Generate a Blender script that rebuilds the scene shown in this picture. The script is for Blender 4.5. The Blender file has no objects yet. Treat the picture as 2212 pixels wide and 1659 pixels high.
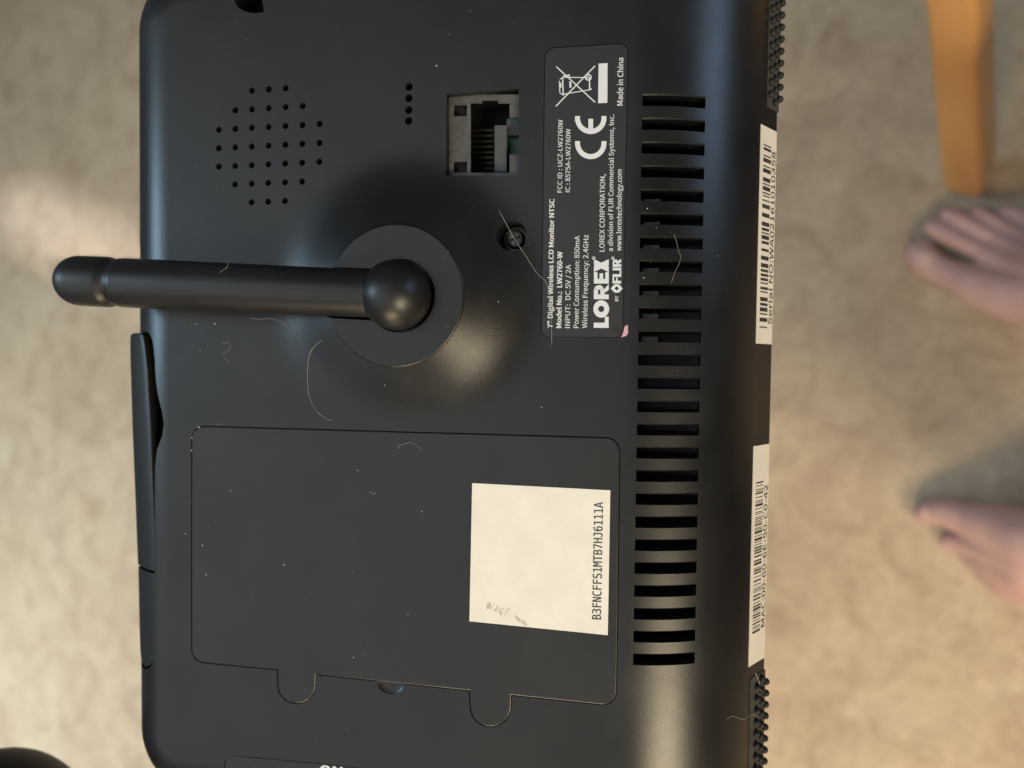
import bpy, bmesh, math, random, os
import numpy as np
from mathutils import Vector, Matrix

random.seed(7)
rng = np.random.default_rng(11)
scene = bpy.context.scene
COL = scene.collection

# ------------------------------------------------------------------ camera
F_PX, CX, CY = 1640.0, 1106.0, 829.5            # photograph measured on a 2212 x 1659 grid
CAM_H = 0.75
PHI = math.atan((2150 - CX) / F_PX)             # the point straight below the lens lies to the right
cR = Vector((0, -math.cos(PHI), -math.sin(PHI)))
cF = Vector((0, math.sin(PHI), -math.cos(PHI)))
cU = cR.cross(cF)
CAM = Matrix.Identity(4)
for i in range(3):
    CAM[i][0], CAM[i][1], CAM[i][2] = cR[i], cU[i], -cF[i]
CAM[2][3] = CAM_H
cd = bpy.data.cameras.new('camera')
cam = bpy.data.objects.new('camera', cd)
COL.objects.link(cam)
cam.matrix_world = CAM
cd.sensor_width = 36.0
cd.lens = F_PX / 2212.0 * 36.0
cd.clip_start, cd.clip_end = 0.005, 60.0
cd.dof.use_dof = True
cd.dof.focus_distance = 0.142
cd.dof.aperture_fstop = 11.5
scene.camera = cam

# ------------------------------------------------------------------ light
scene.view_settings.view_transform = 'Standard'
scene.view_settings.look = 'None'
scene.view_settings.gamma = 1.0
scene.view_settings.exposure = 0.0
scene.view_settings.use_curve_mapping = False
world = bpy.data.worlds.new('World')
scene.world = world
world.use_nodes = True
bg = world.node_tree.nodes['Background']
bg.inputs[0].default_value = (0.80, 0.86, 0.92, 1)
bg.inputs[1].default_value = 0.12


def area(name, loc, target, size, energy, color, size_y=None):
    ld = bpy.data.lights.new(name, 'AREA')
    ld.energy, ld.color = energy, color
    ld.shape = 'RECTANGLE' if size_y else 'SQUARE'
    ld.size = size
    if size_y:
        ld.size_y = size_y
    o = bpy.data.objects.new(name, ld)
    COL.objects.link(o)
    o.location = loc
    d = Vector(target) - Vector(loc)
    o.rotation_euler = d.to_track_quat('-Z', 'Y').to_euler()
    return o


area('window_light', (0.27, 1.65, 2.40), (0.05, 0.3, 0.6), 0.40, 17, (0.50, 0.78, 1.0), 0.75)
floor_fill = area('floor_fill', (-0.80, 1.75, 1.95), (-0.80, 1.75, 0.0), 0.8, 12.5, (0.78, 0.91, 1.0), 0.8)  # fill added to brighten the floor, spread kept off the monitor
floor_fill.data.spread = math.radians(75)
area('warm_lamp', (-0.98, -1.10, 1.36), (-0.1, 0.1, 0.4), 0.60, 28, (1.0, 0.82, 0.55), 0.60)
area('low_fill', (-1.10, 0.12, 0.92), (-0.1, 0.1, 0.0), 0.36, 8.0, (1.0, 0.78, 0.50), 0.30)  # warm side fill added for the floor and feet
area('rear_window_light', (0.60, -1.55, 0.72), (0.04, 0.05, 0.62), 0.42, 5.0, (0.45, 0.68, 1.0), 0.5)
area('ceiling_bounce', (-0.40, 0.68, 2.45), (-0.40, 0.68, 0.0), 2.4, 17.5, (0.93, 0.98, 1.0), 2.6)  # overhead panel added for light bounced off the unseen ceiling
sun_strip = area('floor_strip_beam', (0.90, 3.25, 1.60), (0.27, 1.45, 0.0), 0.12, 0.075, (1.0, 0.92, 0.82), 0.34)  # narrow beam added to lay a pale strip on the floor
sun_strip.data.spread = math.radians(3)

# ------------------------------------------------------------------ materials


def mat(name, color, rough=0.5, metal=0.0, spec=0.5, bump=None, vary=None, coat=0.0, sss=0.0):
    m = bpy.data.materials.new(name)
    m.use_nodes = True
    nt = m.node_tree
    b = nt.nodes['Principled BSDF']
    b.inputs['Base Color'].default_value = (*color, 1)
    b.inputs['Roughness'].default_value = rough
    b.inputs['Metallic'].default_value = metal
    b.inputs['Specular IOR Level'].default_value = spec
    b.inputs['Coat Weight'].default_value = coat
    if sss:
        b.inputs['Subsurface Weight'].default_value = sss
        b.inputs['Subsurface Radius'].default_value = (0.012, 0.005, 0.003)
        b.inputs['Subsurface Scale'].default_value = 0.5
    tc = nt.nodes.new('ShaderNodeTexCoord')
    if bump:
        n = nt.nodes.new('ShaderNodeTexNoise')
        n.inputs['Scale'].default_value = bump[0]
        n.inputs['Detail'].default_value = 3
        nt.links.new(tc.outputs['Object'], n.inputs['Vector'])
        bp = nt.nodes.new('ShaderNodeBump')
        bp.inputs['Strength'].default_value = bump[1]
        bp.inputs['Distance'].default_value = bump[2]
        nt.links.new(n.outputs['Fac'], bp.inputs['Height'])
        nt.links.new(bp.outputs['Normal'], b.inputs['Normal'])
    if vary:                                    # (scale, second colour, rough spread)
        n = nt.nodes.new('ShaderNodeTexNoise')
        n.inputs['Scale'].default_value = vary[0]
        n.inputs['Detail'].default_value = 5
        n.inputs['Roughness'].default_value = 0.62
        nt.links.new(tc.outputs['Object'], n.inputs['Vector'])
        mx = nt.nodes.new('ShaderNodeMix')
        mx.data_type = 'RGBA'
        mx.inputs[6].default_value = (*color, 1)
        mx.inputs[7].default_value = (*vary[1], 1)
        rp = nt.nodes.new('ShaderNodeMapRange')
        rp.inputs[1].default_value, rp.inputs[2].default_value = 0.35, 0.68
        nt.links.new(n.outputs['Fac'], rp.inputs[0])
        nt.links.new(rp.outputs[0], mx.inputs[0])
        nt.links.new(mx.outputs[2], b.inputs['Base Color'])
        rr = nt.nodes.new('ShaderNodeMapRange')
        rr.inputs[3].default_value, rr.inputs[4].default_value = rough - vary[2], rough + vary[2]
        nt.links.new(n.outputs['Fac'], rr.inputs[0])
        nt.links.new(rr.outputs[0], b.inputs['Roughness'])
    return m


M_BODY = mat('black_plastic', (0.0055, 0.0058, 0.0062), 0.34, bump=(3600, 0.32, 0.00006), vary=(45, (0.0100, 0.0102, 0.0104), 0.10))
M_DOOR = mat('black_plastic_cover', (0.0080, 0.0083, 0.0085), 0.37, bump=(3600, 0.30, 0.00006), vary=(38, (0.0135, 0.0137, 0.0138), 0.10))
M_ANT = mat('antenna_plastic', (0.006, 0.006, 0.0063), 0.42, bump=(2600, 0.22, 0.00005), vary=(120, (0.009, 0.009, 0.0095), 0.07))
M_FLAP = mat('flap_plastic', (0.010, 0.010, 0.0095), 0.42, bump=(1500, 0.08, 0.00005))
M_LABEL = mat('label_film', (0.019, 0.020, 0.022), 0.46, bump=(1800, 0.06, 0.00004))
M_INK = mat('label_white_ink', (0.62, 0.64, 0.67), 0.6)
M_INKB = mat('black_ink', (0.018, 0.017, 0.018), 0.6, vary=(700, (0.05, 0.048, 0.045), 0.05))
M_PAPER = mat('sticker_paper', (0.70, 0.665, 0.60), 0.55, vary=(160, (0.76, 0.725, 0.655), 0.05))
M_RUBBER_LIT = mat('rubber', (0.035, 0.034, 0.031), 0.8, bump=(1500, 0.25, 0.00012), vary=(300, (0.060, 0.057, 0.051), 0.08))  # pad paler than its nubs: the light it catches is in the colour
M_SHIELD = mat('dull_tin', (0.060, 0.058, 0.055), 0.5, metal=0.35, vary=(330, (0.125, 0.12, 0.115), 0.1))
M_DARK = mat('dark_cavity', (0.008, 0.008, 0.008), 0.6)
M_LATCH = mat('jack_plastic', (0.07, 0.075, 0.075), 0.6)
M_PIN = mat('jack_contact', (0.10, 0.085, 0.055), 0.45, metal=0.6)
M_PCB = mat('circuit_board', (0.012, 0.075, 0.040), 0.45, vary=(500, (0.05, 0.17, 0.11), 0.05))
M_SINK = mat('grey_component', (0.11, 0.115, 0.12), 0.45, metal=0.3)
M_SCREW = mat('screw_steel', (0.16, 0.16, 0.16), 0.38, metal=0.8)
M_PINK = mat('pink_scrap', (0.55, 0.33, 0.37), 0.6)
M_HAIR = mat('pale_fibre', (0.40, 0.38, 0.33), 0.45)
M_DUST = mat('dust_speck', (0.42, 0.40, 0.36), 0.8)
M_SKIN = mat('skin', (0.58, 0.36, 0.31), 0.52, sss=0.12, bump=(160, 0.2, 0.0006), vary=(26, (0.49, 0.28, 0.245), 0.06))
M_TROUSER = mat('dark_cloth', (0.02, 0.02, 0.024), 0.9)
M_CASE = mat('black_casing', (0.008, 0.008, 0.008), 0.5, bump=(1600, 0.12, 0.00008))


def wood_material():
    m = bpy.data.materials.new('honey_wood')
    m.use_nodes = True
    nt = m.node_tree
    b = nt.nodes['Principled BSDF']
    b.inputs['Roughness'].default_value = 0.42
    tc = nt.nodes.new('ShaderNodeTexCoord')
    mp = nt.nodes.new('ShaderNodeMapping')
    mp.inputs['Scale'].default_value = (60, 60, 5)
    n = nt.nodes.new('ShaderNodeTexNoise')
    n.inputs['Scale'].default_value = 1.0
    n.inputs['Detail'].default_value = 4
    r = nt.nodes.new('ShaderNodeValToRGB')
    r.color_ramp.elements[0].position, r.color_ramp.elements[0].color = 0.3, (0.50, 0.25, 0.080, 1)
    r.color_ramp.elements[1].position, r.color_ramp.elements[1].color = 0.7, (0.62, 0.35, 0.135, 1)
    nt.links.new(tc.outputs['Object'], mp.inputs['Vector'])
    nt.links.new(mp.outputs[0], n.inputs['Vector'])
    nt.links.new(n.outputs['Fac'], r.inputs[0])
    nt.links.new(r.outputs[0], b.inputs['Base Color'])
    return m


def floor_material():
    m = bpy.data.materials.new('mottled_stone_floor')
    m.use_nodes = True
    nt = m.node_tree
    L = nt.links
    b = nt.nodes['Principled BSDF']
    tc = nt.nodes.new('ShaderNodeTexCoord')

    def noise(scale, detail, rough=0.55, dist=0.0):
        n = nt.nodes.new('ShaderNodeTexNoise')
        n.inputs['Scale'].default_value = scale
        n.inputs['Detail'].default_value = detail
        n.inputs['Roughness'].default_value = rough
        n.inputs['Distortion'].default_value = dist
        L.new(tc.outputs['Object'], n.inputs['Vector'])
        return n

    def ramp(src, stops):
        r = nt.nodes.new('ShaderNodeValToRGB')
        e = r.color_ramp.elements
        e[0].position, e[0].color = stops[0][0], (*stops[0][1], 1)
        e[1].position, e[1].color = stops[-1][0], (*stops[-1][1], 1)
        for p, c in stops[1:-1]:
            k = e.new(p)
            k.color = (*c, 1)
        L.new(src, r.inputs[0])
        return r

    def mix(kind, fac, a, bsock):
        x = nt.nodes.new('ShaderNodeMix')
        x.data_type = 'RGBA'
        x.blend_type = kind
        x.inputs[0].default_value = fac
        L.new(a, x.inputs[6])
        L.new(bsock, x.inputs[7])
        return x.outputs[2]

    big = ramp(noise(4.0, 5, 0.62, 0.8).outputs['Fac'],
               [(0.30, (0.40, 0.300, 0.200)), (0.52, (0.45, 0.345, 0.233)), (0.72, (0.48, 0.380, 0.270))])
    mid = ramp(noise(17, 5, 0.62, 1.0).outputs['Fac'],
               [(0.30, (0.74, 0.68, 0.62)), (0.50, (0.98, 0.96, 0.94)), (0.72, (1.14, 1.15, 1.14))])
    fin = ramp(noise(95, 4, 0.6).outputs['Fac'],
               [(0.30, (0.84, 0.81, 0.78)), (0.52, (1.0, 1.0, 1.0)), (0.72, (1.12, 1.11, 1.09))])
    vo = nt.nodes.new('ShaderNodeTexVoronoi')
    vo.inputs['Scale'].default_value = 24
    vo.inputs['Randomness'].default_value = 1.0
    L.new(tc.outputs['Object'], vo.inputs['Vector'])
    spk = ramp(vo.outputs['Distance'], [(0.06, (1.5, 1.45, 1.35)), (0.14, (1.0, 1.0, 1.0)), (0.2, (1, 1, 1))])
    c = mix('MULTIPLY', 0.85, big.outputs[0], mid.outputs[0])
    c = mix('MULTIPLY', 0.75, c, fin.outputs[0])
    c = mix('MULTIPLY', 0.35, c, spk.outputs[0])
    L.new(c, b.inputs['Base Color'])
    b.inputs['Roughness'].default_value = 0.12
    b.inputs['Specular IOR Level'].default_value = 0.35
    rr = nt.nodes.new('ShaderNodeMapRange')
    rr.inputs[3].default_value, rr.inputs[4].default_value = 0.36, 0.56
    L.new(noise(14, 4).outputs['Fac'], rr.inputs[0])
    L.new(rr.outputs[0], b.inputs['Roughness'])
    bp = nt.nodes.new('ShaderNodeBump')
    bp.inputs['Strength'].default_value = 0.12
    bp.inputs['Distance'].default_value = 0.002
    L.new(noise(40, 4).outputs['Fac'], bp.inputs['Height'])
    L.new(bp.outputs['Normal'], b.inputs['Normal'])
    return m


# ------------------------------------------------------------------ helpers


def new_obj(name, mesh, material=None, parent=None):
    o = bpy.data.objects.new(name, mesh)
    COL.objects.link(o)
    if material:
        mesh.materials.clear()
        mesh.materials.append(material)
    if parent:
        o.parent = parent
    return o


def tag(o, label=None, cat=None, group=None, kind=None):
    for k, v in (('label', label), ('category', cat), ('group', group), ('kind', kind)):
        if v:
            o[k] = v
    return o


def mesh_from(verts, faces, name='part', smooth=None):
    me = bpy.data.meshes.new(name)
    me.from_pydata([tuple(v) for v in verts], [], faces)
    bm = bmesh.new()
    bm.from_mesh(me)
    bmesh.ops.recalc_face_normals(bm, faces=bm.faces)
    bm.to_mesh(me)
    bm.free()
    if smooth is not None:
        for p in me.polygons:
            p.use_smooth = True
        me.set_sharp_from_angle(angle=math.radians(smooth))
    return me


def join(parts):
    V, Fc = [], []
    for v, f in parts:
        k = len(V)
        V += [tuple(x) for x in v]
        Fc += [tuple(i + k for i in q) for q in f]
    return V, Fc


def loft(rings, cap=True):
    n = len(rings[0])
    V = [tuple(p) for r in rings for p in r]
    Fc = []
    for i in range(len(rings) - 1):
        for j in range(n):
            k = (j + 1) % n
            Fc.append((i * n + j, i * n + k, (i + 1) * n + k, (i + 1) * n + j))
    if cap:
        Fc.append(tuple(range(n))[::-1])
        Fc.append(tuple((len(rings) - 1) * n + j for j in range(n)))
    return V, Fc


def prism(poly, z0, z1):
    return loft([[(p[0], p[1], z0) for p in poly], [(p[0], p[1], z1) for p in poly]])


def offset(poly, d):
    """inset (d > 0) a counter-clockwise polygon"""
    P = np.array([(p[0], p[1]) for p in poly], float)
    if 0.5 * np.sum(P[:, 0] * np.roll(P[:, 1], -1) - np.roll(P[:, 0], -1) * P[:, 1]) < 0:
        P = P[::-1]
    e = np.roll(P, -1, 0) - P
    e /= np.linalg.norm(e, axis=1)[:, None] + 1e-12
    nrm = np.c_[-e[:, 1], e[:, 0]]
    m = nrm + np.roll(nrm, 1, 0)
    m /= np.maximum(0.35, (m * m).sum(1) / 2)[:, None]
    return P + m * d


def plate(poly, z_top, z_bot, ch=0.15):
    a, b = offset(poly, 0.0), offset(poly, ch)
    return loft([[(p[0], p[1], z_bot) for p in a], [(p[0], p[1], z_top - ch) for p in a],
                 [(p[0], p[1], z_top - ch * 0.35) for p in offset(poly, ch * 0.3)],
                 [(p[0], p[1], z_top) for p in b]])


def circle(c, r, n=24, ry=None):
    return [(c[0] + r * math.cos(2 * math.pi * i / n), c[1] + (ry or r) * math.sin(2 * math.pi * i / n)) for i in range(n)]


def ellipsoid(c, rx, ry, rz, nu=32, nv=16):
    rings = []
    for i in range(1, nv):
        t = math.pi * i / nv
        rings.append([(c[0] + rx * math.sin(t) * math.cos(2 * math.pi * j / nu),
                       c[1] + ry * math.sin(t) * math.sin(2 * math.pi * j / nu), c[2] - rz * math.cos(t)) for j in range(nu)])
    return loft(rings)


def tube(path, radii, n=12, cap_round=True):
    path = [Vector(p) for p in path]
    if isinstance(radii, (int, float)):
        radii = [radii] * len(path)
    rings = []
    ref = Vector((0.13, 0.2, 1)).normalized()
    for i, p in enumerate(path):
        t = (path[min(i + 1, len(path) - 1)] - path[max(i - 1, 0)]).normalized()
        a = t.cross(ref).normalized()
        b = t.cross(a)
        rings.append([p + (a * math.cos(2 * math.pi * j / n) + b * math.sin(2 * math.pi * j / n)) * radii[i] for j in range(n)])
    return loft(rings)


def spline(pts, n=8):
    P = [Vector(p) for p in pts]
    out = []
    for i in range(len(P) - 1):
        p0, p1, p2, p3 = P[max(i - 1, 0)], P[i], P[i + 1], P[min(i + 2, len(P) - 1)]
        for k in range(n):
            t = k / n
            out.append(0.5 * ((2 * p1) + (p2 - p0) * t + (2 * p0 - 5 * p1 + 4 * p2 - p3) * t * t + (3 * p1 - p0 - 3 * p2 + p3) * t ** 3))
    out.append(P[-1])
    return out


def boolean(base, ops):
    """base mesh data and a list of (operation, (verts, faces)); returns a new mesh"""
    me = mesh_from(*base)
    for op, c in ops:
        a = bpy.data.objects.new('tmp', me)
        b = bpy.data.objects.new('tmp_cut', mesh_from(*c))
        COL.objects.link(a)
        COL.objects.link(b)
        md = a.modifiers.new('b', 'BOOLEAN')
        md.operation, md.object, md.solver = op, b, 'MANIFOLD'
        dg = bpy.context.evaluated_depsgraph_get()
        me2 = bpy.data.meshes.new_from_object(a.evaluated_get(dg))
        if len(me2.polygons) == 0:
            md.solver = 'EXACT'
            dg = bpy.context.evaluated_depsgraph_get()
            me2 = bpy.data.meshes.new_from_object(a.evaluated_get(dg))
        bpy.data.objects.remove(a)
        bpy.data.objects.remove(b)
        me = me2
    return me


def mm(me):
    me.transform(Matrix.Scale(0.001, 4))
    return me


# ------------------------------------------------------------------ the plane of the monitor's back
nC = np.array([-0.19, -0.03, 1.0])
nC /= np.linalg.norm(nC)


def ray(px, py):
    return np.array([(px - CX) / F_PX, -(py - CY) / F_PX, -1.0])


def hit(px, py, d):
    r = ray(px, py)
    return r * (-d / (r @ nC))


_a, _b = hit(1043, 197, 1.0), hit(1043, 380, 1.0)
D0 = 16.4 / np.linalg.norm(_a - _b)               # the network jack is 16.4 mm wide
_g0, _g1 = hit(471.6, 280.2, 1), hit(690.2, 267.0, 1)
_ex = (_g1 - _g0) / np.linalg.norm(_g1 - _g0)
_ey = np.cross(nC, _ex)
_t = math.radians(-0.62)
EX = _ex * math.cos(_t) + _ey * math.sin(_t)
EY = np.cross(nC, EX)
O0 = hit(CX, CY, D0)
MON = Matrix.Identity(4)
for i in range(3):
    MON[i][0], MON[i][1], MON[i][2], MON[i][3] = EX[i], EY[i], nC[i], O0[i] * 0.001
cd.dof.focus_distance = float(-hit(1150, 700, D0)[2] * 0.001)


def Lp(px, py, z=0.0):
    """photograph pixel -> millimetres on the monitor, z mm above its flat back"""
    p = hit(px, py, D0 - z) - O0
    return np.array([p @ EX, p @ EY, z])


def L2(px, py, z=0.0):
    return tuple(Lp(px, py, z)[:2])


S = 1 / 1.8228


def zm(ox, oy, k):
    return lambda x, y: ((ox + x / k) * S, (oy + y / k) * S)


# profile of the lower (right in the picture) edge: an arc, then a sloping wall
U0 = Lp(1352, 830)[0]
AR, ASW = 30.0, math.radians(57)
WALL_L = 7.4
W0 = np.array([U0 + AR * math.sin(ASW), -AR * (1 - math.cos(ASW))])
WT = np.array([math.cos(ASW), -math.sin(ASW)])
WN = np.array([math.sin(ASW), math.cos(ASW)])
WE = W0 + WT * WALL_L
BR = 14.0
UL = Lp(303, 830, -0.398 * BR)[0] - BR * 0.2014
VT, VB = Lp(330, -115, -3)[1], Lp(330, 1745, -3)[1]
RC = 17.0
UR = WE[0] + 30

BOSS_H = 5.2
BC = Lp(852, 638, BOSS_H)
BR0 = Lp(1003, 638, BOSS_H)[0] - BC[0]
BR1 = 33.0


RIM, R1 = 0.5, None
R1 = BR0 - RIM + RIM * math.sin(math.radians(68))
Z1 = BOSS_H - RIM * (1 - math.cos(math.radians(68)))


def flare_slope(t):
    return 1.0 if t < 0.22 else (0.5 * (1 + math.cos(math.pi * (t - 0.22) / 0.78))) ** 1.15


_ft = np.linspace(0, 1, 201)
_fs = np.array([flare_slope(t) for t in _ft])
_fi = np.concatenate([[0], np.cumsum((_fs[1:] + _fs[:-1]) / 2 * (_ft[1] - _ft[0]))])
_fi /= _fi[-1]
FSL = Z1 / (BR1 - R1) / float(np.trapezoid(_fs, _ft) if hasattr(np, 'trapezoid') else np.trapz(_fs, _ft))


def boss_z(r):
    if r <= R1:
        return BOSS_H
    if r >= BR1:
        return 0.0
    return Z1 * (1 - float(np.interp((r - R1) / (BR1 - R1), _ft, _fi)))


def zsurf(u, v):
    z = 0.0
    if u > U0:
        z = -(AR - math.sqrt(max(0, AR * AR - (u - U0) ** 2))) if u < W0[0] else W0[1] - (u - W0[0]) * math.tan(ASW)
    r = math.hypot(u - BC[0], v - BC[1])
    z = max(z, boss_z(r)) if u <= U0 else z
    s = u - UL
    if s < BR:
        z = min(z, -(BR - math.sqrt(max(0, BR * BR - (BR - max(s, 0)) ** 2))))
    return z


def on_surface(px, py, lift=0.0):
    z = 0.0
    for _ in range(12):
        p = Lp(px, py, z)
        z = 0.5 * z + 0.5 * (zsurf(p[0], p[1]) + lift)
    return Lp(px, py, z)


# ------------------------------------------------------------------ floor
fl = mesh_from([(-6, -6, 0), (6, -6, 0), (6, 7, 0), (-6, 7, 0)], [(0, 1, 2, 3)])
tag(new_obj('floor', fl, floor_material()), 'mottled beige stone floor with a dull sheen', 'floor', kind='structure')

# ------------------------------------------------------------------ the monitor
mon = bpy.data.objects.new('monitor', None)
mon.empty_display_size = 0.02
COL.objects.link(mon)
mon.matrix_world = CAM @ MON
tag(mon, 'black plastic monitor seen from behind, stub antenna, vents and white printing', 'monitor')


def rrect(u0, u1, v0, v1, r, n=10):
    out = []
    for cx, cy, a0 in ((u1 - r, v1 - r, 0), (u0 + r, v1 - r, 90), (u0 + r, v0 + r, 180), (u1 - r, v0 + r, 270)):
        for i in range(n + 1):
            a = math.radians(a0 + 90 * i / n)
            out.append((cx + r * math.cos(a), cy + r * math.sin(a)))
    return out


rings = []
z_bot = -25.0
rings.append([(p[0], p[1], z_bot) for p in rrect(UL + 2, UR, VB + 2, VT - 2, RC - 2)])
rings.append([(p[0], p[1], z_bot + 3) for p in rrect(UL + 0.6, UR, VB + 0.6, VT - 0.6, RC - 0.6)])
for i in range(0, 15):
    a = math.radians(90 * (1 - i / 14))
    ins = BR * (1 - math.sin(a))
    rings.append([(p[0], p[1], -BR * (1 - math.cos(a))) for p in rrect(UL + ins, UR - ins, VB + ins, VT - ins, RC - ins)])
base = loft(rings)

prof = [(U0, 3.0)]
for i in range(0, 29):
    a = ASW * i / 28
    prof.append((U0 + AR * math.sin(a), -AR * (1 - math.cos(a))))
prof += [tuple(WE), (WE[0] + 0.1, WE[1] - 0.9), (WE[0] - 0.6, WE[1] - 2.0), (WE[0] - 1.2, -40), (UR + 10, -40), (UR + 10, 3.0)]
prof_cut = loft([[(p[0], -150, p[1]) for p in prof], [(p[0], 150, p[1]) for p in prof]])

# antenna boss: a flat disc on a flared foot
bprof = [(0.0, BOSS_H)]
for i in range(7):
    a = math.radians(68 * i / 6)
    bprof.append((BR0 - RIM + RIM * math.sin(a), BOSS_H - RIM * (1 - math.cos(a))))
for i in range(1, 49):
    t = i / 48
    bprof.append((R1 + (BR1 - R1) * t, Z1 * (1 - float(np.interp(t, _ft, _fi))) - 0.004 * t))
NB = 96
brings = [[(BC[0] + r * math.cos(2 * math.pi * j / NB), BC[1] + r * math.sin(2 * math.pi * j / NB), z) for j in range(NB)] for r, z in bprof[1:]]
brings.append([(BC[0] + BR1 * math.cos(2 * math.pi * j / NB), BC[1] + BR1 * math.sin(2 * math.pi * j / NB), -2.0) for j in range(NB)])
boss = loft(brings)

cuts = []
# speaker holes, microphone holes
hole_c = []
gu, gv = [], []
z_1 = zm(500, 0, 2.212)
c44 = Lp(*z_1(1232, 1268))
pu = (Lp(*z_1(1677, 1243)) - Lp(*z_1(800, 1290))) / 6
pv = (Lp(*z_1(1230, 1593)) - Lp(*z_1(1235, 778))) / 5
pv = pv * 1.0
for row, cols in enumerate([(3, 5), (2, 6), (1, 7), (1, 7), (1, 7), (2, 6), (3, 5)]):
    for c in range(cols[0], cols[1] + 1):
        hole_c.append(c44 + pu * (c - 4) + pv * (row - 3))
for h in hole_c:
    cuts.append(prism(circle(h, 0.66, 16), -3.5, 1.5))
for y in (187.5, 212, 237.5, 261):
    cuts.append(prism(circle(Lp(882.5 + (261 - y) * 0.012, y), 0.78, 18), -4, 1.5))
# cooling slots
s0, s1 = Lp(1387.5, 217), Lp(1367.5, 1425.5)
slot_u = []
for i in range(25):
    c = s0 + (s1 - s0) * i / 24
    ur = c[0] + (Lp(1523.5, 225, -4.0)[0] - s0[0])
    hw = 1.02
    slot_u.append((c[0], ur, c[1]))
    cuts.append(prism([(c[0], c[1] - hw), (ur, c[1] - hw), (ur, c[1] + hw), (c[0], c[1] + hw)], -12.5, 1.5))
# network jack opening
jack_poly = [L2(965, 204), L2(1120.5, 191), L2(1120.5, 380), L2(963.5, 380)]
jc = np.mean([Lp(965, 204), Lp(1120.5, 191), Lp(1120.5, 380), Lp(963.5, 380)], axis=0)
cuts.append(prism(jack_poly, -14, 1.5))
# screw well
SC = Lp(1107, 511)
cuts.append(prism(circle(SC, 2.95, 36), -5.5, 3))
# label recess
lab_px = [(1172, 727), (1340, 730), (1362, 715), (1365, 400), (1367, 108), (1355, 97), (1340, 96), (1190, 104), (1178, 116), (1173, 420), (1168.5, 712)]
LU0, LU1 = (Lp(1177, 300)[0] + Lp(1169, 600)[0]) / 2, Lp(1350, 400)[0]
LV0, LV1 = Lp(1250, 728)[1], Lp(1250, 100)[1]
lab_rr = rrect(LU0, LU1, LV0, LV1, 1.7, 6)
cuts.append(prism(rrect(LU0 - 0.12, LU1 + 0.25, LV0 - 0.12, LV1 + 0.12, 1.8, 6), -0.32, 1.5))
# battery cover recess


def arc_px(c, r, a0, a1, n, ry=None):
    return [(c[0] + r * math.cos(math.radians(a0 + (a1 - a0) * i / n)), c[1] + (ry or r) * math.sin(math.radians(a0 + (a1 - a0) * i / n))) for i in range(n + 1)]


door_px = [(450, 920), (900, 932.5), (1306, 944)] + arc_px((1308, 976), 32, -80, 0, 6) + [(1336.5, 1250)] \
    + arc_px((1301, 1492), 32, 0, 84, 6) + [(1105.5, 1503), (1105, 1527)] + arc_px((1059.5, 1527), 45, 0, 180, 14, 44)[1:] + [(1012.5, 1493), (683, 1458.5), (682.5, 1482)] \
    + arc_px((640.7, 1482), 41.5, 0, 180, 14, 39)[1:] + [(598.5, 1448.5)] + arc_px((443, 1403), 30, 94, 180, 6) + [(412.5, 1150)] + arc_px((441, 948), 28, 180, 262, 6)
door = [L2(x, y) for x, y in door_px]
cuts.append(prism(offset(door, -0.0), -1.6, 1.5))
# second cover at the end of the case
cov_px = [(483, 1700), (484, 1655)] + arc_px((505, 1654), 21, 180, 264, 6) + [(560, 1636.5), (700, 1650), (860, 1668), (860, 1700)]
cov = [L2(x, y) for x, y in cov_px]
cuts.append(prism(cov, -1.2, 1.5))
cut1 = join(cuts)
cham = []
for (ua, ub, vc) in slot_u:
    vt = vc + 1.02
    rg = []
    for k in range(13):
        u = ua + 0.02 + (ub - ua - 0.04) * k / 12
        zs_ = 0.0 if u < U0 else -(AR - math.sqrt(AR * AR - (u - U0) ** 2))
        rg.append([(u, vt - 0.3, zs_ + 0.3), (u, vt - 0.3, zs_ - 0.32), (u, vt, zs_ - 0.32), (u, vt + 0.28, zs_ + 0.05), (u, vt + 0.28, zs_ + 0.3)])
    cham.append(loft(rg))
cut_ch = join(cham)

# recess behind the open edge cover, thumb scoops, dark socket near the end
rec_px = [(285, 722), (318, 716), (331, 724), (338, 738), (343, 775), (346, 820), (353, 858), (362, 888), (366, 915), (362, 940), (349, 972), (344, 1005), (343, 1100), (342, 1240), (342, 1390), (341, 1412), (336, 1430), (326, 1442), (313, 1447), (285, 1449)]
rec = [L2(x, y, -2.0) for x, y in rec_px]
cut2 = prism(rec, -14, 1.5)
sk_px = [(505, -60), (507, 5)] + [(515, 17), (530, 25), (548, 28.5), (571, 26), (566, 0), (560, -60)]
cut4 = join([prism([L2(x, y) for x, y in sk_px], -9, 1.5), ellipsoid((*L2(843, 1468), 0.55), 3.6, 3.5, 1.2, 32, 14)])
# antenna trough and ball seat in the boss
AZ = 7.0
BALL = Lp(856, 637, AZ)
TIP = Lp(130, 605, AZ + 0.6)
ax = (TIP - BALL) / np.linalg.norm(TIP - BALL)
ay = np.array([-ax[1], ax[0], 0])
seat = prism(circle(BALL, 7.15, 40), 1.2, 14)
tr0 = BALL + ax * 2.0
tr1 = BALL + ax * 24.0
hw = 5.45
trough_rings = []
for P in (tr0, tr1):
    ring = []
    for i in range(13):
        a = math.pi + math.pi * i / 12
        ring.append(P + ay * (hw * math.cos(a)) + np.array([0, 0, hw * 0.95 * math.sin(a)]))
    ring[0:0] = []
    ring += [P + ay * hw + np.array([0, 0, 8]), P - ay * hw + np.array([0, 0, 8])]
    trough_rings.append(ring)
trough = loft(trough_rings)

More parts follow.
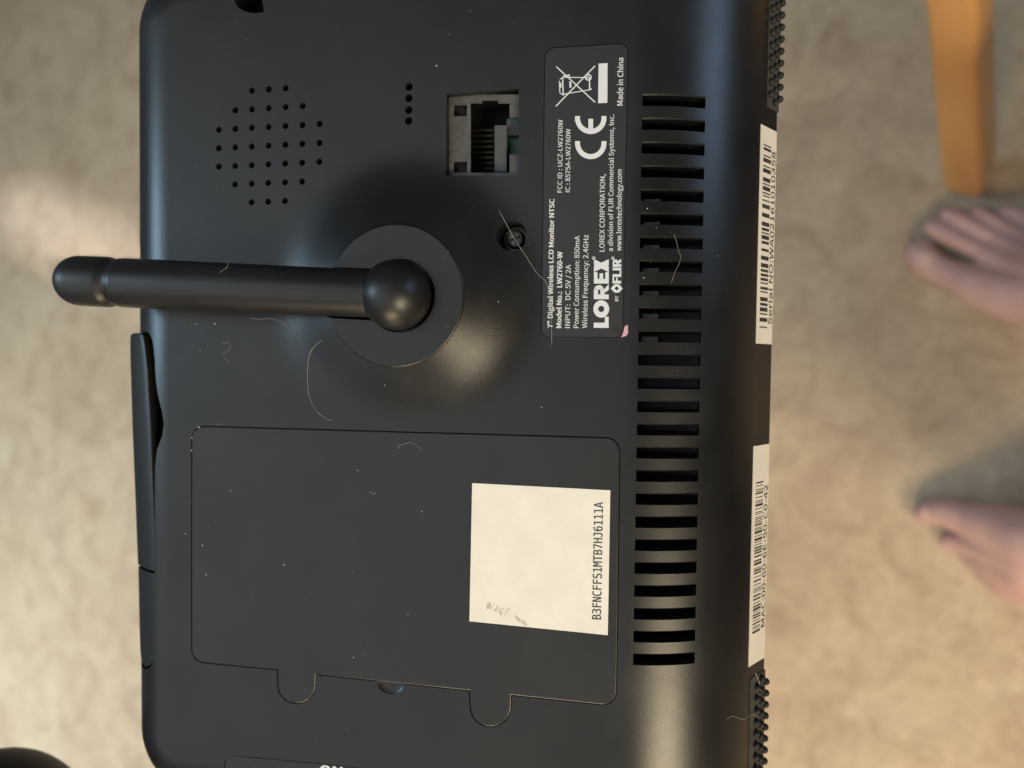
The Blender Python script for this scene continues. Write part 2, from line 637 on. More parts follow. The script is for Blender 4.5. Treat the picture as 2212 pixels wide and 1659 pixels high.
body = boolean(base, [('DIFFERENCE', prof_cut), ('UNION', boss), ('DIFFERENCE', trough), ('DIFFERENCE', seat), ('DIFFERENCE', cut1), ('DIFFERENCE', cut_ch),
                      ('DIFFERENCE', cut2), ('DIFFERENCE', cut4)])


def analytic(co):
    u, v, z = co
    if u > U0:
        a = math.asin(min(1, (u - U0) / AR)) if u < W0[0] else ASW
        return Vector((math.sin(min(a, ASW)), 0, math.cos(min(a, ASW))))
    r = math.hypot(u - BC[0], v - BC[1])
    if r < BR1 and z > -0.02:
        if r <= R1 - 1e-3:
            a = math.asin(max(0, min(1, (r - (BR0 - RIM)) / RIM)))
        else:
            a = math.atan(FSL * flare_slope(max(0, (r - R1) / (BR1 - R1))))
        return Vector(((u - BC[0]) / max(r, 1e-6) * math.sin(a), (v - BC[1]) / max(r, 1e-6) * math.sin(a), math.cos(a)))
    if z < -0.001 and (u - UL < BR or VT - v < BR or v - VB < BR) and z > -BR:
        ca = 1 + z / BR
        sa = math.sqrt(max(0, 1 - ca * ca))
        cu, cv = max(UL + RC, u), min(max(v, VB + RC), VT - RC)
        du, dv = u - cu, v - cv
        l = math.hypot(du, dv) or 1
        return Vector((du / l * sa, dv / l * sa, ca))
    return Vector((0, 0, 1))


for p in body.polygons:
    p.use_smooth = True
nrm = [None] * len(body.loops)
for p in body.polygons:
    fn = p.normal
    for li in p.loop_indices:
        co = body.vertices[body.loops[li].vertex_index].co
        an = analytic(co)
        nrm[li] = an if an.dot(fn) > 0.955 else fn.copy()
body.normals_split_custom_set([tuple(x) for x in nrm])
mm(body)
body_o = new_obj('case', body, M_BODY, mon)


def part(name, data, material, parent=mon, smooth=None):
    me = data if isinstance(data, bpy.types.Mesh) else mesh_from(*data, smooth=smooth)
    return new_obj(name, mm(me), material, parent)


# ---- battery cover and end cover
part('battery_cover', plate(offset(door, 0.14), 0.02, -1.5, 0.18), M_DOOR)
endc = part('switch_cover', plate(offset(cov, 0.10), -0.02, -1.1, 0.14), M_DOOR)
ln = [L2(x, y) for x, y in ((556, 1637.5), (561, 1638), (549, 1664), (544, 1664))]
part('ridge', plate(ln, 0.16, -0.3, 0.1), M_DOOR, endc)

# ---- network jack
z2 = zm(1500, 200, 2.212)
ZS = -1.7


def jrect(x0, x1, y0, y1, za, zb):
    return prism([L2(*z2(x, y), za) for x, y in ((x0, y0), (x1, y0), (x1, y1), (x0, y1))], zb, za)


jack = part('network_jack', join([jrect(*r, ZS, ZS - 0.5) for r in (
    (592, 633, 380, 1094), (750, 780, 380, 1094), (633, 750, 380, 470), (633, 750, 570, 965), (633, 750, 1060, 1094),
    (780, 880, 380, 455), (880, 1020, 380, 430), (1020, 1120, 380, 455), (1120, 1204, 380, 580), (1120, 1204, 905, 1094), (780, 1120, 1062, 1094))]), M_SHIELD)
part('cavity_lining', join([jrect(600, 1200, 390, 1090, -12.5, -13.2), jrect(600, 776, 395, 1090, -3.6, -4.2)]), M_DARK, jack)
part('latch_seat', join([jrect(990, 1095, 650, 1052, -3.4, -9), jrect(1095, 1198, 600, 735, -4.4, -8)]), M_LATCH, jack)
part('board', jrect(1097, 1203, 590, 905, -6.0, -7.0), M_PCB, jack)
pin_me = None
for i in range(8):
    y = 690 + i * 48
    a0, a1, a2 = Lp(*z2(800, y), -9.5), Lp(*z2(930, y), -5.2), Lp(*z2(985, y), -4.4)
    part('contact', tube([a0, a1, a2], 0.22, 6), M_PIN, jack)
part('sink', join([prism([(slot_u[k][0] + 0.5, slot_u[k][2] - 1.0), (slot_u[k][0] + 3.6, slot_u[k][2] - 1.0),
                          (slot_u[k][0] + 3.6, slot_u[k][2] + 0.15), (slot_u[k][0] + 0.5, slot_u[k][2] + 0.15)], -9, -4.2) for k in range(4, 11)]), M_SINK).name = 'heat_sink'

# ---- screw
scr_ring = []
sr = 1.55
screw = part('screw', loft([[(SC[0] + r * math.cos(2 * math.pi * j / 32), SC[1] + r * math.sin(2 * math.pi * j / 32), z) for j in range(32)]
                            for r, z in ((2.6, -5.4), (2.6, -4.4), (2.5, -4.2), (1.9, -4.1), (1.8, -3.2), (1.5, -2.7), (0.9, -2.5))]), M_SCREW, mon, 35)
cross = []
for a in (math.radians(20), math.radians(110)):
    d, e = np.array([math.cos(a), math.sin(a)]), np.array([-math.sin(a), math.cos(a)])
    q = [SC[:2] + d * x + e * y for x, y in ((-1.15, -0.27), (1.15, -0.27), (1.15, 0.27), (-1.15, 0.27))]
    cross.append(prism(q, -3.2, -2.46 + 0.004 * len(cross)))
part('cross_slot', join(cross), M_DARK, screw)

# ---- antenna
ant = bpy.data.objects.new('antenna', None)
ant.empty_display_size = 0.01
COL.objects.link(ant)
ant.parent = mon
Lr = np.linalg.norm(TIP - BALL)
pth, rad = [], []


def rodp(px):            # distance along the rod for a picture x
    return np.linalg.norm(Lp(px, 637 - (856 - px) * 32 / 726, AZ) - BALL)


def rr_(s):
    return 4.55 + (s / Lr) * 0.62


rodd = [(3.0, 4.5), (6.0, 4.55), (rodp(640), rr_(rodp(640))), (rodp(400), rr_(rodp(400))), (rodp(275), rr_(rodp(275)))]
n0 = rodp(258)
rodd += [(rodp(267), rr_(n0) - 0.08), (rodp(262), rr_(n0) - 0.42), (rodp(257), rr_(n0) - 0.55), (rodp(250), rr_(n0) - 0.45), (rodp(243), rr_(n0) + 0.02), (rodp(238), rr_(n0) + 0.10), (rodp(205), rr_(n0) + 0.12)]
cap0 = rodp(182)
capr = rr_(n0) + 0.12
for i in range(0, 15):
    a = math.radians(88.5 * i / 14)
    rodd.append((cap0 + (Lr - cap0) * math.sin(a), capr * math.cos(a) ** 0.85))
ring_l = []
NA = 48
for s, r in rodd:
    P = BALL + (TIP - BALL) / Lr * s
    ring_l.append([P + ay * (r * math.cos(2 * math.pi * j / NA)) + np.array([0, 0, r * math.sin(2 * math.pi * j / NA)]) for j in range(NA)])
part('rod', loft(ring_l), M_ANT, ant, 40)
# ball joint with a flat shoulder where the rod leaves it
ball_r = 6.75
brs = []
for i in range(25):
    s = -ball_r + (ball_r + 4.6) * i / 24
    r = math.sqrt(max(0.02, ball_r ** 2 - s ** 2))
    brs.append((s, r))
brs.append((4.9, brs[-1][1] - 0.35))
ring_l = []
for s, r in brs:
    P = BALL + ax * s
    ring_l.append([P + ay * (r * math.cos(2 * math.pi * j / NA)) + np.array([0, 0, r * math.sin(2 * math.pi * j / NA)]) for j in range(NA)])
part('ball_joint', loft(ring_l), M_ANT, ant, 50)

# ---- edge cover, ajar at one end


def flap_section(px_out, px_in, y, lift, nseg=10):
    def zb(sv):
        return -(BR - math.sqrt(BR * BR - (BR - sv) ** 2)) + 0.6 + lift
    s_in, s_out = 6.4, 2.0
    a, b = Lp(px_out, y, zb(s_out)), Lp(px_in, y, zb(s_in))
    u0, u1, v = a[0], b[0], b[1]
    pts = [(u1 + 0.30, v, zb(s_in) - 1.5), (u1 + 0.24, v, zb(s_in) - 0.45)]
    for i in range(nseg + 1):
        k = i / nseg
        pts.append((u1 + (u0 - u1) * k, v, zb(s_in * (1 - k) + s_out * k) - 0.12 * (k == 0)))
    pts += [(u0 - 0.12, v, zb(s_out) - 1.5), (u0 + 0.1, v, -12), (u0 + 1.4, v, -12), (u1 - 0.2, v, zb(s_in) - 3.2)]
    return pts


def flap(y_list):
    return loft([flap_section(*q) for q in y_list])


flap_o = part('edge_cover', flap([(287, 301, 719.5, -1.0), (282.5, 306, 722, -0.5), (281.5, 309, 730, -0.3), (281.5, 313, 760, -0.2), (282.5, 317, 800, -0.1), (286, 324, 920, 0), (293, 331, 1100, 0.1), (298, 335, 1234, 0.15)]), M_FLAP, mon, 40)
part('cover_hinge', flap([(299, 335.5, 1240, 0.1), (300, 337, 1300, 0.1), (301.5, 338.5, 1380, 0.05), (302.5, 337.5, 1410, 0), (303, 332, 1426, -0.2), (304, 324, 1436, -0.5), (306, 315, 1441, -1.2)]), M_FLAP, flap_o, 40)

# ---- rating label
labz = -0.10
lab = part('rating_label', plate(lab_rr, labz, -0.30, 0.03), M_LABEL)
FONT = None
fdir = bpy.utils.system_resource('DATAFILES', path='fonts')
if fdir:
    for fn in ('Noto Sans CJK Regular.woff2',):
        if os.path.exists(os.path.join(fdir, fn)):
            FONT = bpy.data.fonts.load(os.path.join(fdir, fn))
MONO = None
if fdir and os.path.exists(os.path.join(fdir, 'DejaVuSansMono.woff2')):
    MONO = bpy.data.fonts.load(os.path.join(fdir, 'DejaVuSansMono.woff2'))


def text_data(s, bold=0.0, font=None, space=1.0):
    c = bpy.data.curves.new('t', 'FONT')
    c.body = s
    c.space_character = space
    c.resolution_u = 4
    f = font or FONT
    if f:
        c.font = f
    o = bpy.data.objects.new('t', c)
    COL.objects.link(o)
    dg = bpy.context.evaluated_depsgraph_get()
    me = bpy.data.meshes.new_from_object(o.evaluated_get(dg))
    base_v = [tuple(v.co) for v in me.vertices]
    faces = [tuple(p.vertices) for p in me.polygons]
    bpy.data.objects.remove(o)
    # every face keeps its own tiny height so that overlapping strokes never share a plane;
    # bold letters are the outline struck several times, a little apart
    bold = bold * 0.42 + 0.0025
    sh = [(0, 0)] if bold <= 0 else [(dx * bold, dy * bold) for dx, dy in ((-1, -.5), (1, -.5), (-1, .5), (1, .5), (0, 0))]
    V, Fc = [], []
    for k, (dx, dy) in enumerate(sh):
        for fi, f in enumerate(faces):
            q = len(V)
            V += [(base_v[i][0] + dx, base_v[i][1] + dy, k * 11 + fi % 11) for i in f]
            Fc.append(tuple(range(q, q + len(f))))
    return V, Fc


CAPH = {}


def cap_height(font):
    k = font.name if font else ''
    if k not in CAPH:
        V, _ = text_data('H', 0, font)
        CAPH[k] = max(v[1] for v in V)
    return CAPH[k]


def text_fit(s, A, B, up, zn, bold=0.0, font=None, lift=0.0007):
    """lay a line of text from point A to point B, letters reaching along vector up, normal zn"""
    V, Fc = text_data(s, bold, font)
    x0, x1 = min(v[0] for v in V), max(v[0] for v in V)
    H = cap_height(font or FONT)
    A, B, up, zn = (np.array(q, float) for q in (A, B, up, zn))
    out = [A + (B - A) * ((v[0] - x0) / (x1 - x0)) + up * (v[1] / H) + zn * (v[2] * lift) for v in V]
    return out, Fc


ZN = np.array([0, 0, 1.0])
z3, z4 = zm(2080, 150, 2.552), zm(2080, 700, 2.552)
IZ = labz + 0.02


def lab_text(s, zf0, base0, zf1, base1, cap, bold=0.0):
    """base0/base1: (x of baseline, y) at both ends; cap: letter height in the same zoomed pixels"""
    A, B = Lp(*zf0(*base0), IZ), Lp(*zf1(*base1), IZ)
    up = Lp(*zf0(base0[0] - cap, base0[1]), IZ) - A
    return text_fit(s, A, B, up, ZN, bold)


lines = [
    lab_text('7" Digital Wireless LCD Monitor NTSC', z4, (243, 1510), z4, (262, 210), 48, 0.026),
    lab_text('Model No.:  LW2760-W', z4, (332, 1510), z4, (343, 740), 49, 0.026),
    lab_text('INPUT:  DC 5V / 2A', z4, (419, 1510), z4, (428, 873), 50, 0.004),
    lab_text('Power Consumption: 850mA', z4, (505, 1510), z4, (517, 583), 50, 0.004),
    lab_text('Wireless Frequency: 2.4GHz', z4, (592, 1510), z4, (605, 573), 50, 0.004),
    lab_text('FCC ID : UCZ-LW2760W', z3, (340, 1553), z3, (347, 820), 46, 0.004),
    lab_text('IC : 8575A-LW2760W', z3, (419, 1548), z3, (425, 912), 46, 0.004),
    lab_text('LOREX CORPORATION,', z4, (765, 742), z3, (772, 1368), 50, 0.004),
    lab_text('a division of FLIR Commercial Systems, Inc.', z4, (850, 738), z3, (862, 768), 48, 0.006),
    lab_text('www.lorextechnology.com', z4, (935, 735), z3, (941, 1320), 50, 0.006),
    lab_text('Made in China', z3, (950, 678), z3, (956, 198), 56, 0.010),
    lab_text('BY', z4, (905, 1240), z4, (906, 1186), 34, 0.01),
    lab_text('FLIR', z4, (930, 1062), z4, (932, 818), 80, 0.05),
]
for q in lines:
    part('print_line', mesh_from(*q), M_INK, lab)
# big logo: five heavy letters drawn as strokes (x runs along the word, y is the letter height)


def logo_pt(x, y):
    return Lp(*z4(808 - y * 150 + 2 * x / 690, 1508 - x), IZ)


def flat(polys, zoff=0.0):
    V, Fc = [], []
    for p in polys:
        k = len(V)
        V += [np.array(q) + np.array([0, 0, zoff]) for q in p]
        Fc.append(tuple(range(k, k + len(p))))
    return V, Fc


logo = []


def lg(pts):
    logo.append([logo_pt(x, y) for x, y in pts])


# L
lg([(0, 0), (112, 0), (112, .26), (52, .26), (52, 1), (0, 1)])
# O as a ring of quads
for i in range(28):
    a, b = 2 * math.pi * i / 28, 2 * math.pi * (i + 1) / 28
    lg([(190 + 88 * math.cos(a), .5 + .53 * math.sin(a)), (190 + 88 * math.cos(b), .5 + .53 * math.sin(b)),
        (190 + 32 * math.cos(b), .5 + .20 * math.sin(b)), (190 + 32 * math.cos(a), .5 + .20 * math.sin(a))])
# R
lg([(288, 0), (336, 0), (336, 1), (288, 1)])
lg([(337, .72), (380, .72), (404, .78), (400, .97), (380, 1), (337, 1)])
lg([(337, .30), (380, .30), (402, .36), (402, .50), (380, .56), (337, .56)])
lg([(381, .32), (404, .37), (426, .50), (430, .68), (420, .86), (401, .97), (381, 1), (381, .72), (384, .64), (381, .56)])
lg([(350, .29), (392, .29), (440, 0), (382, 0)])
# E
lg([(445, 0), (492, 0), (492, 1), (445, 1)])
lg([(493, 0), (560, 0), (560, .24), (493, .24)])
lg([(493, .38), (548, .38), (548, .62), (493, .62)])
lg([(493, .76), (560, .76), (560, 1), (493, 1)])
# X
lg([(562, 1), (622, 1), (690, .0), (630, .0)])
logo2 = [[logo_pt(x, y) + np.array([0, 0, .01]) for x, y in ((560, 0), (618, 0), (690, 1), (632, 1))]]
part('logo', flat(logo + logo2), M_INK, lab, None)
ring = []
for cx, cy, r in ((658, 806, 18), (851, 808, 16)):
    for i in range(16):
        a, b = 2 * math.pi * i / 16, 2 * math.pi * (i + 1) / 16
        ring.append([Lp(*z4(cx + q * math.cos(t), cy + q * math.sin(t)), IZ) for q, t in ((r, a), (r, b), (r - 4, b), (r - 4, a))])
    ring.append([Lp(*z4(cx + x, cy + y), IZ) for x, y in ((-9, -5), (9, -5), (9, 6), (-9, 6))])
part('registered_mark', flat(ring), M_INK, lab, None)
# diamond logo mark: four chevrons round a hollow square
dm = []
dc = (889, 1112)


def dpt(x, y):
    return Lp(*z4(dc[0] + x, dc[1] + y), IZ)


for sx, sy in ((1, 0), (-1, 0), (0, 1), (0, -1)):
    def rot(p):
        return dpt(p[0] * sx - p[1] * sy, p[0] * sy + p[1] * sx)
    w = 60 if sx else 44
    dm.append([rot(p) for p in ((20, 0), (40, 24), (w, 0), (40, -24))])
for sx, sy in ((1, 1), (1, -1), (-1, 1), (-1, -1)):
    dm.append([dpt(sx * x, sy * y) for x, y in ((21, 2), (41, 22), (22, 42), (2, 21))])
part('diamond_mark', flat(dm, 0.006), M_INK, lab, None)
# CE mark
ce = []
for (cx, cy, bar) in ((628, 1035, False), (628, 783, True)):
    yc = cy + 20
    for i in range(24):
        a, b = math.pi * i / 24, math.pi * (i + 1) / 24
        ce.append([Lp(*z3(cx + ro * math.cos(t), yc + ro * 1.02 * math.sin(t)), IZ) for ro, t in ((158, a), (158, b), (108, b), (108, a))])
    for x0, x1 in ((-158, -108), (108, 158)):
        ce.append([Lp(*z3(cx + x, yc + y), IZ) for x, y in ((x0, -(20 + 0 * x0)), (x1, -20), (x1, 0), (x0, 0))])
    if bar:
        ce.append([Lp(*z3(cx + x, yc + y), IZ) for x, y in ((-24, 8), (24, 8), (24, 116), (-24, 116))])
part('ce_mark', flat(ce), M_INK, lab, None)
# crossed-out bin with its bar
bn = []


def stroke(a, b, w, k=0):
    a, b = np.array(a, float), np.array(b, float)
    d = (b - a) / np.linalg.norm(b - a)
    e = np.array([-d[1], d[0]]) * w / 2
    bn.append([Lp(*z3(*q), IZ) + np.array([0, 0, 0.004 * (len(bn) % 9)]) for q in (a - e, b - e, b + e, a + e)])


stroke((282, 287), (672, 645), 12)
stroke((278, 685), (672, 278), 12)
stroke((345, 392), (352, 578), 12)
stroke((352, 395), (600, 397), 9)
stroke((350, 565), (632, 517), 9)
stroke((616, 400), (616, 520), 12)
stroke((318, 415), (350, 395), 9)
stroke((312, 430), (318, 550), 9)
stroke((318, 550), (348, 572), 9)
stroke((326, 450), (326, 500), 14)
stroke((422, 435), (424, 497), 20)
stroke((350, 382), (412, 375), 14)
stroke((412, 362), (412, 400), 9)
stroke((628, 500), (632, 522), 10)
for i in range(18):
    a, b = 2 * math.pi * i / 18, 2 * math.pi * (i + 1) / 18
    bn.append([Lp(*z3(603 + q * math.cos(t), 394 + q * math.sin(t)), IZ + 0.04) for q, t in ((35, a), (35, b), (22, b), (22, a))])
    bn.append([Lp(*z3(603 + q * math.cos(t), 394 + q * math.sin(t)), IZ + 0.04) for q, t in ((13, a), (13, b), (7, b), (7, a))])
bn.append([Lp(*z3(x, y), IZ) for x, y in ((707, 256), (797, 251), (795, 650), (702, 655))])
part('crossed_bin_mark', flat(bn), M_INK, lab, None)
# torn corner and smudge
part('torn_scrap', flat([[Lp(*z4(x, y), 0.05) for x, y in ((935, 1603), (958, 1545), (968, 1495), (1000, 1475), (1003, 1560), (985, 1588))]]), M_PINK, lab, None)
part('smudge', flat([[Lp(*z4(890 + 44 * math.cos(a) * (1 + .12 * math.sin(3 * a)), 1525 + 36 * math.sin(a)), IZ) for a in np.linspace(0, 2 * math.pi, 15)[:-1]]]), M_DARK, lab, None)

# ---- the square paper sticker on the battery cover (its square code is left out)
st_px = [(1020, 1043.5), (1318.5, 1059), (1313, 1372), (1014, 1342)]
zq = zm(1700, 1850, 2.37)
st = part('code_sticker', plate([L2(*q, 0.05) for q in st_px], 0.09, -0.01, 0.02), M_PAPER)
A, B = Lp(*zq(1579, 1398), 0.11), Lp(*zq(1598, 303), 0.11)
part('print_line', mesh_from(*text_fit('B3FNCFFS1MTB7HJ6111A', A, B, Lp(*zq(1497, 1394), 0.11) - A, ZN, 0.012, MONO)), M_INKB, st)
sc_polys = []
for i in range(26):
    x, y = random.uniform(505, 720), 0
    y = 1240 + (x - 505) * 0.35 + random.uniform(-30, 40)
    w, h = random.uniform(2, 7), random.uniform(18, 60)
    sc_polys.append([Lp(*zq(x + dx, y + dy), 0.105 + 0.0008 * i) for dx, dy in ((0, 0), (w, 2), (w + 3, h), (3, h))])
for i in range(6):
    x, y = 780 + i * 18 + random.uniform(-4, 4), 1360 + i * 12
    sc_polys.append([Lp(*zq(x + dx, y + dy), 0.13 + 0.001 * i) for dx, dy in ((0, 0), (8, 2), (14, 40), (6, 38))])
M_SCUFF = mat('grey_scuff', (0.36, 0.34, 0.30), 0.7)
part('scuff', flat(sc_polys), M_SCUFF, st, None)['kind'] = 'stuff'

# ---- lettering on the end cover
A, B = Lp(689, 1678, 0.0), Lp(738, 1683, 0.0)
part('print_line', mesh_from(*text_fit('ON', A, B, Lp(691, 1652.5, 0.0) - A, ZN, 0.02)), M_INK, endc)

# ---- barcode stickers and rubber feet on the sloping edge


def wall(s, v, lift=0.0):
    p = W0 + WT * s + WN * lift
    return np.array([p[0], v, p[1]])


WNV = np.array([WN[0], 0, WN[1]])


def wall_v(py, s):
    p = wall(s, 0)
    # the picture row at this depth gives the position along the edge
    lo, hi = -100.0, 100.0
    for _ in range(40):
        m = (lo + hi) / 2
        c = O0 + EX * p[0] + EY * m + nC * p[2]
        y = CY - F_PX * c[1] / -c[2]
        if y > py:
            lo = m
        else:
            hi = m
    return m


def edge_sticker(y0, y1, s0, s1, bars, bar_y, txt, txt_y, seed):
    v_top, v_bot = wall_v(y0, s0), wall_v(y1, s0)
    r_ = [(s0, v_bot), (s1, v_bot), (s1, v_top), (s0, v_top)]
    top = [wall(s, v, 0.10) for s, v in r_]
    bot = [wall(s, v, -0.02) for s, v in r_]
    o = part('barcode_sticker', loft([bot, top]), M_PAPER)
    random.seed(seed)
    b0, b1 = wall_v(bar_y[0], s0 + 1.5), wall_v(bar_y[1], s0 + 1.5)
    ws = [random.choice((1, 1, 2, 3)) for _ in range(bars * 2 - 1)]
    tot = sum(ws)
    v = b0
    polys = []
    for i, w in enumerate(ws):
        dv = (b1 - b0) * w / tot
        if i % 2 == 0:
            polys.append([wall(s, q, 0.115) for s, q in ((s0 + 1.3, v), (s0 + 4.7, v), (s0 + 4.7, v + dv * 0.92), (s0 + 1.3, v + dv * 0.92))])
        v += dv
    for p in polys:
        part('bar', flat([p]), M_INKB, o, None)
    A, B = wall(s0 + 6.75, wall_v(txt_y[1], s0 + 6.75), 0.115), wall(s0 + 6.75, wall_v(txt_y[0], s0 + 6.75), 0.115)
    part('print_line', mesh_from(*text_fit(txt, A, B, -np.array([WT[0], 0, WT[1]]) * 1.65, WNV, 0.0)), M_INKB, o)
    return o


edge_sticker(268, 742, 0.15, 7.3, 34, (311, 708), 'Serial NO:WA02161010358', (330, 702), 3)
edge_sticker(964, 1441, 0.15, 7.3, 52, (1042, 1370), 'MAC:00-60-6E-50-C0-42', (1046, 1352), 5)

nub_me = mesh_from(*ellipsoid((0, 0, 0), 0.00074, 0.00074, 0.00085, 14, 10), smooth=80)
nub_me.materials.append(mat('rubber_nub', (0.012, 0.0118, 0.011), 0.7, bump=(2500, 0.3, 0.0001)))  # darker than the pad, whose colour carries the light it catches


def rubber_foot(y0, y1, s0, s1):
    va, vb = wall_v(y0, s0), wall_v(y1, s0)
    pl = [(s0 + 0.4, vb), (s1, vb), (s1, va), (s0 + 0.4, va), (s0, va - (va - vb) * 0.01), (s0, vb + (va - vb) * 0.01)]
    o = part('rubber_foot', loft([[wall(s, v, -0.5) for s, v in pl], [wall(s, v, 0.12) for s, v in pl]]), M_RUBBER_LIT)
    rows = 4
    k = 0
    for r in range(rows):
        s = s1 - 0.25 - r * 2.0
        if s < s0 + 0.6:
            break
        v = va - 1.2 - (0.0 if r % 2 else 1.22)
        while v > vb + 1.0:
            n_ = bpy.data.objects.new('nub', nub_me)
            COL.objects.link(n_)
            n_.parent = o
            n_.location = tuple(x * 0.001 for x in wall(s, v, 0.42))
            v -= 2.44
    return o


rubber_foot(-90, 230, 2.6, 7.9)
rubber_foot(1466, 1720, 1.2, 7.9)

# ------------------------------------------------------------------ loose hairs and dust lying on the monitor
zA, zB, zC, zD, zE = zm(200, 900, 2.212), zm(1100, 800, 2.212), zm(700, 1600, 2.212), zm(2400, 750, 2.212), zm(2400, 2274, 2.212)
hairs = [
    ('long pale hair crossing the screw and the corner of the rating label', [(1078, 455), (1093, 483), (1114, 520), (1136, 553), (1160, 590), (1178, 607), (1187, 630), (1191, 680), (1192, 745)], 0.35, 0.050),
    ('curved pale hair lying between antenna disc and battery cover', [zB(370, 1190), zB(275, 1290), zB(245, 1450), zB(255, 1650), zC(1185, 0), zC(1240, 70), zC(1310, 115), zC(1345, 118)], 0.1, 0.045),
    ('short bent pale hair beside the underside of the antenna rod', [zA(1740, 780), zA(1830, 790), zA(1920, 785), zA(2030, 830), zA(2105, 920)], 0.1, 0.040),
    ('bright straight fibre clinging to the antenna rod near the disc', [zA(1900, 683), zA(2020, 695), zA(2150, 710)], 8.2, 0.06),
    ('tiny hooked fibre stuck on top of the antenna rod', [zA(1430, 420), zA(1480, 375), zA(1535, 338), zA(1540, 300)], 11.4, 0.035),
    ('faint squiggle of fibre on the case beside the open edge cover', [zA(1490, 1005), zA(1535, 992), zA(1565, 1020), zA(1545, 1060), zA(1505, 1095), zA(1520, 1130), zA(1560, 1165)], 0.1, 0.030),
    ('thin bent hair lying across the cooling slots', [zD(560, 380), zD(585, 450), zD(600, 520), zD(618, 580), zD(605, 640), zD(575, 700), zD(540, 800)], 0.12, 0.038),
    ('wavy white hair reaching onto a knobbly rubber foot', [zE(1025, 1240), zE(1070, 1208), zE(1170, 1236), zE(1240, 1195), zE(1300, 1222)], 0.9, 0.055),
    ('short bright hair caught on the knobbly rubber foot by the barcode sticker', [zE(1268, 830), zE(1292, 880), zE(1308, 935), zE(1316, 985)], 1.3, 0.075),
    ('small arched fibre on the battery cover near its top seam', [zC(1912, 372), zC(1930, 342), zC(1968, 332), zC(2022, 315), zC(2070, 335), zC(2122, 370)], 0.1, 0.038),
    ('tiny curled fibre in the middle of the battery cover', [zC(1678, 738), zC(1700, 764), zC(1725, 752)], 0.1, 0.045),
]
for lab_t, pts, lift, r in hairs:
    P3 = []
    for x, y in pts:
        P3.append(Lp(x, y, lift) if lift > 2 else on_surface(x, y, lift))
    d = tube(spline([p * 0.001 for p in P3], 6), r * 0.00068, 6)
    h = new_obj('hair', mesh_from(*d, smooth=60), M_HAIR)
    h.matrix_world = CAM @ MON
    tag(h, lab_t, 'hair', 'loose hairs and fibres on the monitor')
specks = [zC(1567, 557), zC(925, 1380), zC(458, 737), zC(215, 1210), zC(250, 1465), zC(65, 1107), zC(118, 828), zC(2126, 916), zC(118, 385), zC(122, 272), zC(183, 182), zC(350, 158), zB(918, 1585), zB(1620, 1542), zB(1908, 858), zB(978, 705),
          zA(1165, 812), zA(1298, 1070), zA(1262, 828), zA(1430, 828), zD(330, 157), zD(408, 325), zD(298, 760), zD(940, 570), (764, 1420), (881, 1327.5), (970, 74), (943, 142), (1241, 260), (1020, 760), (1290, 1245), (1170, 880)]
rs = random.Random(5)
specks = [(p, rs.uniform(0.07, 0.16)) for p in specks]
for _ in range(120):
    specks.append(((rs.uniform(345, 1500), rs.uniform(5, 1655)), rs.choice((0.025, 0.03, 0.035, 0.04, 0.055))))
dd = []
for (x, y), r in specks:
    c = on_surface(x, y, 0.02)
    if math.hypot(x - 852, y - 638) < 110:
        continue
    dd.append(ellipsoid(c * 0.001, r * 0.001 * rs.uniform(.8, 1.6), r * 0.001, r * 0.0008, 7, 5))
du = new_obj('dust', mesh_from(*join(dd)), M_DUST)
du.matrix_world = CAM @ MON
tag(du, 'pale dust specks scattered over the black case', 'dust', kind='stuff')

# ------------------------------------------------------------------ things down on the floor


def world_at(px, py, h):
    r = CAM.to_3x3() @ Vector(ray(px, py))
    t = (h - CAM_H) / r.z
    return Vector((0, 0, CAM_H)) + r * t


def blob(chains, voxel, smooth_it):
    parts = []
    for ch in chains:
        for i in range(len(ch) - 1):
            (p, ra), (q, rb) = ch[i], ch[i + 1]
            n = max(2, int((q - p).length / (0.35 * min(ra, rb))) + 1)
            for k in range(n + 1):
                t = k / n
                c = p.lerp(q, t)
                r = ra + (rb - ra) * t
                parts.append(ellipsoid(c, r, r, r, 14, 9))
    me = mesh_from(*join(parts))
    o = bpy.data.objects.new('tmp', me)
    COL.objects.link(o)
    md = o.modifiers.new('r', 'REMESH')
    md.mode, md.voxel_size, md.use_smooth_shade = 'VOXEL', voxel, True
    sm = o.modifiers.new('s', 'SMOOTH')
    sm.iterations, sm.factor = smooth_it, 0.5
    dg = bpy.context.evaluated_depsgraph_get()
    out = bpy.data.meshes.new_from_object(o.evaluated_get(dg))
    bpy.data.objects.remove(o)
    for p in out.polygons:
        p.use_smooth = True
    return out


f1 = zm(3300, 600, 1.843)
f2 = zm(3300, 1700, 1.843)


def chain(zf, pts):
    return [(world_at(*zf(x, y), h * 0.001), r * 0.001) for x, y, h, r in pts]


person = bpy.data.objects.new('person', None)
COL.objects.link(person)
person.location = (0, -0.2, 0)
tag(person, 'barefoot person of whom only the toes of both feet show', 'person')
inv = Matrix.Translation((0, 0.2, 0))


def body_part(name, me, material, label=None):
    me.transform(inv)
    o = new_obj(name, me, material, person)
    if label:
        o['label'] = label
    return o


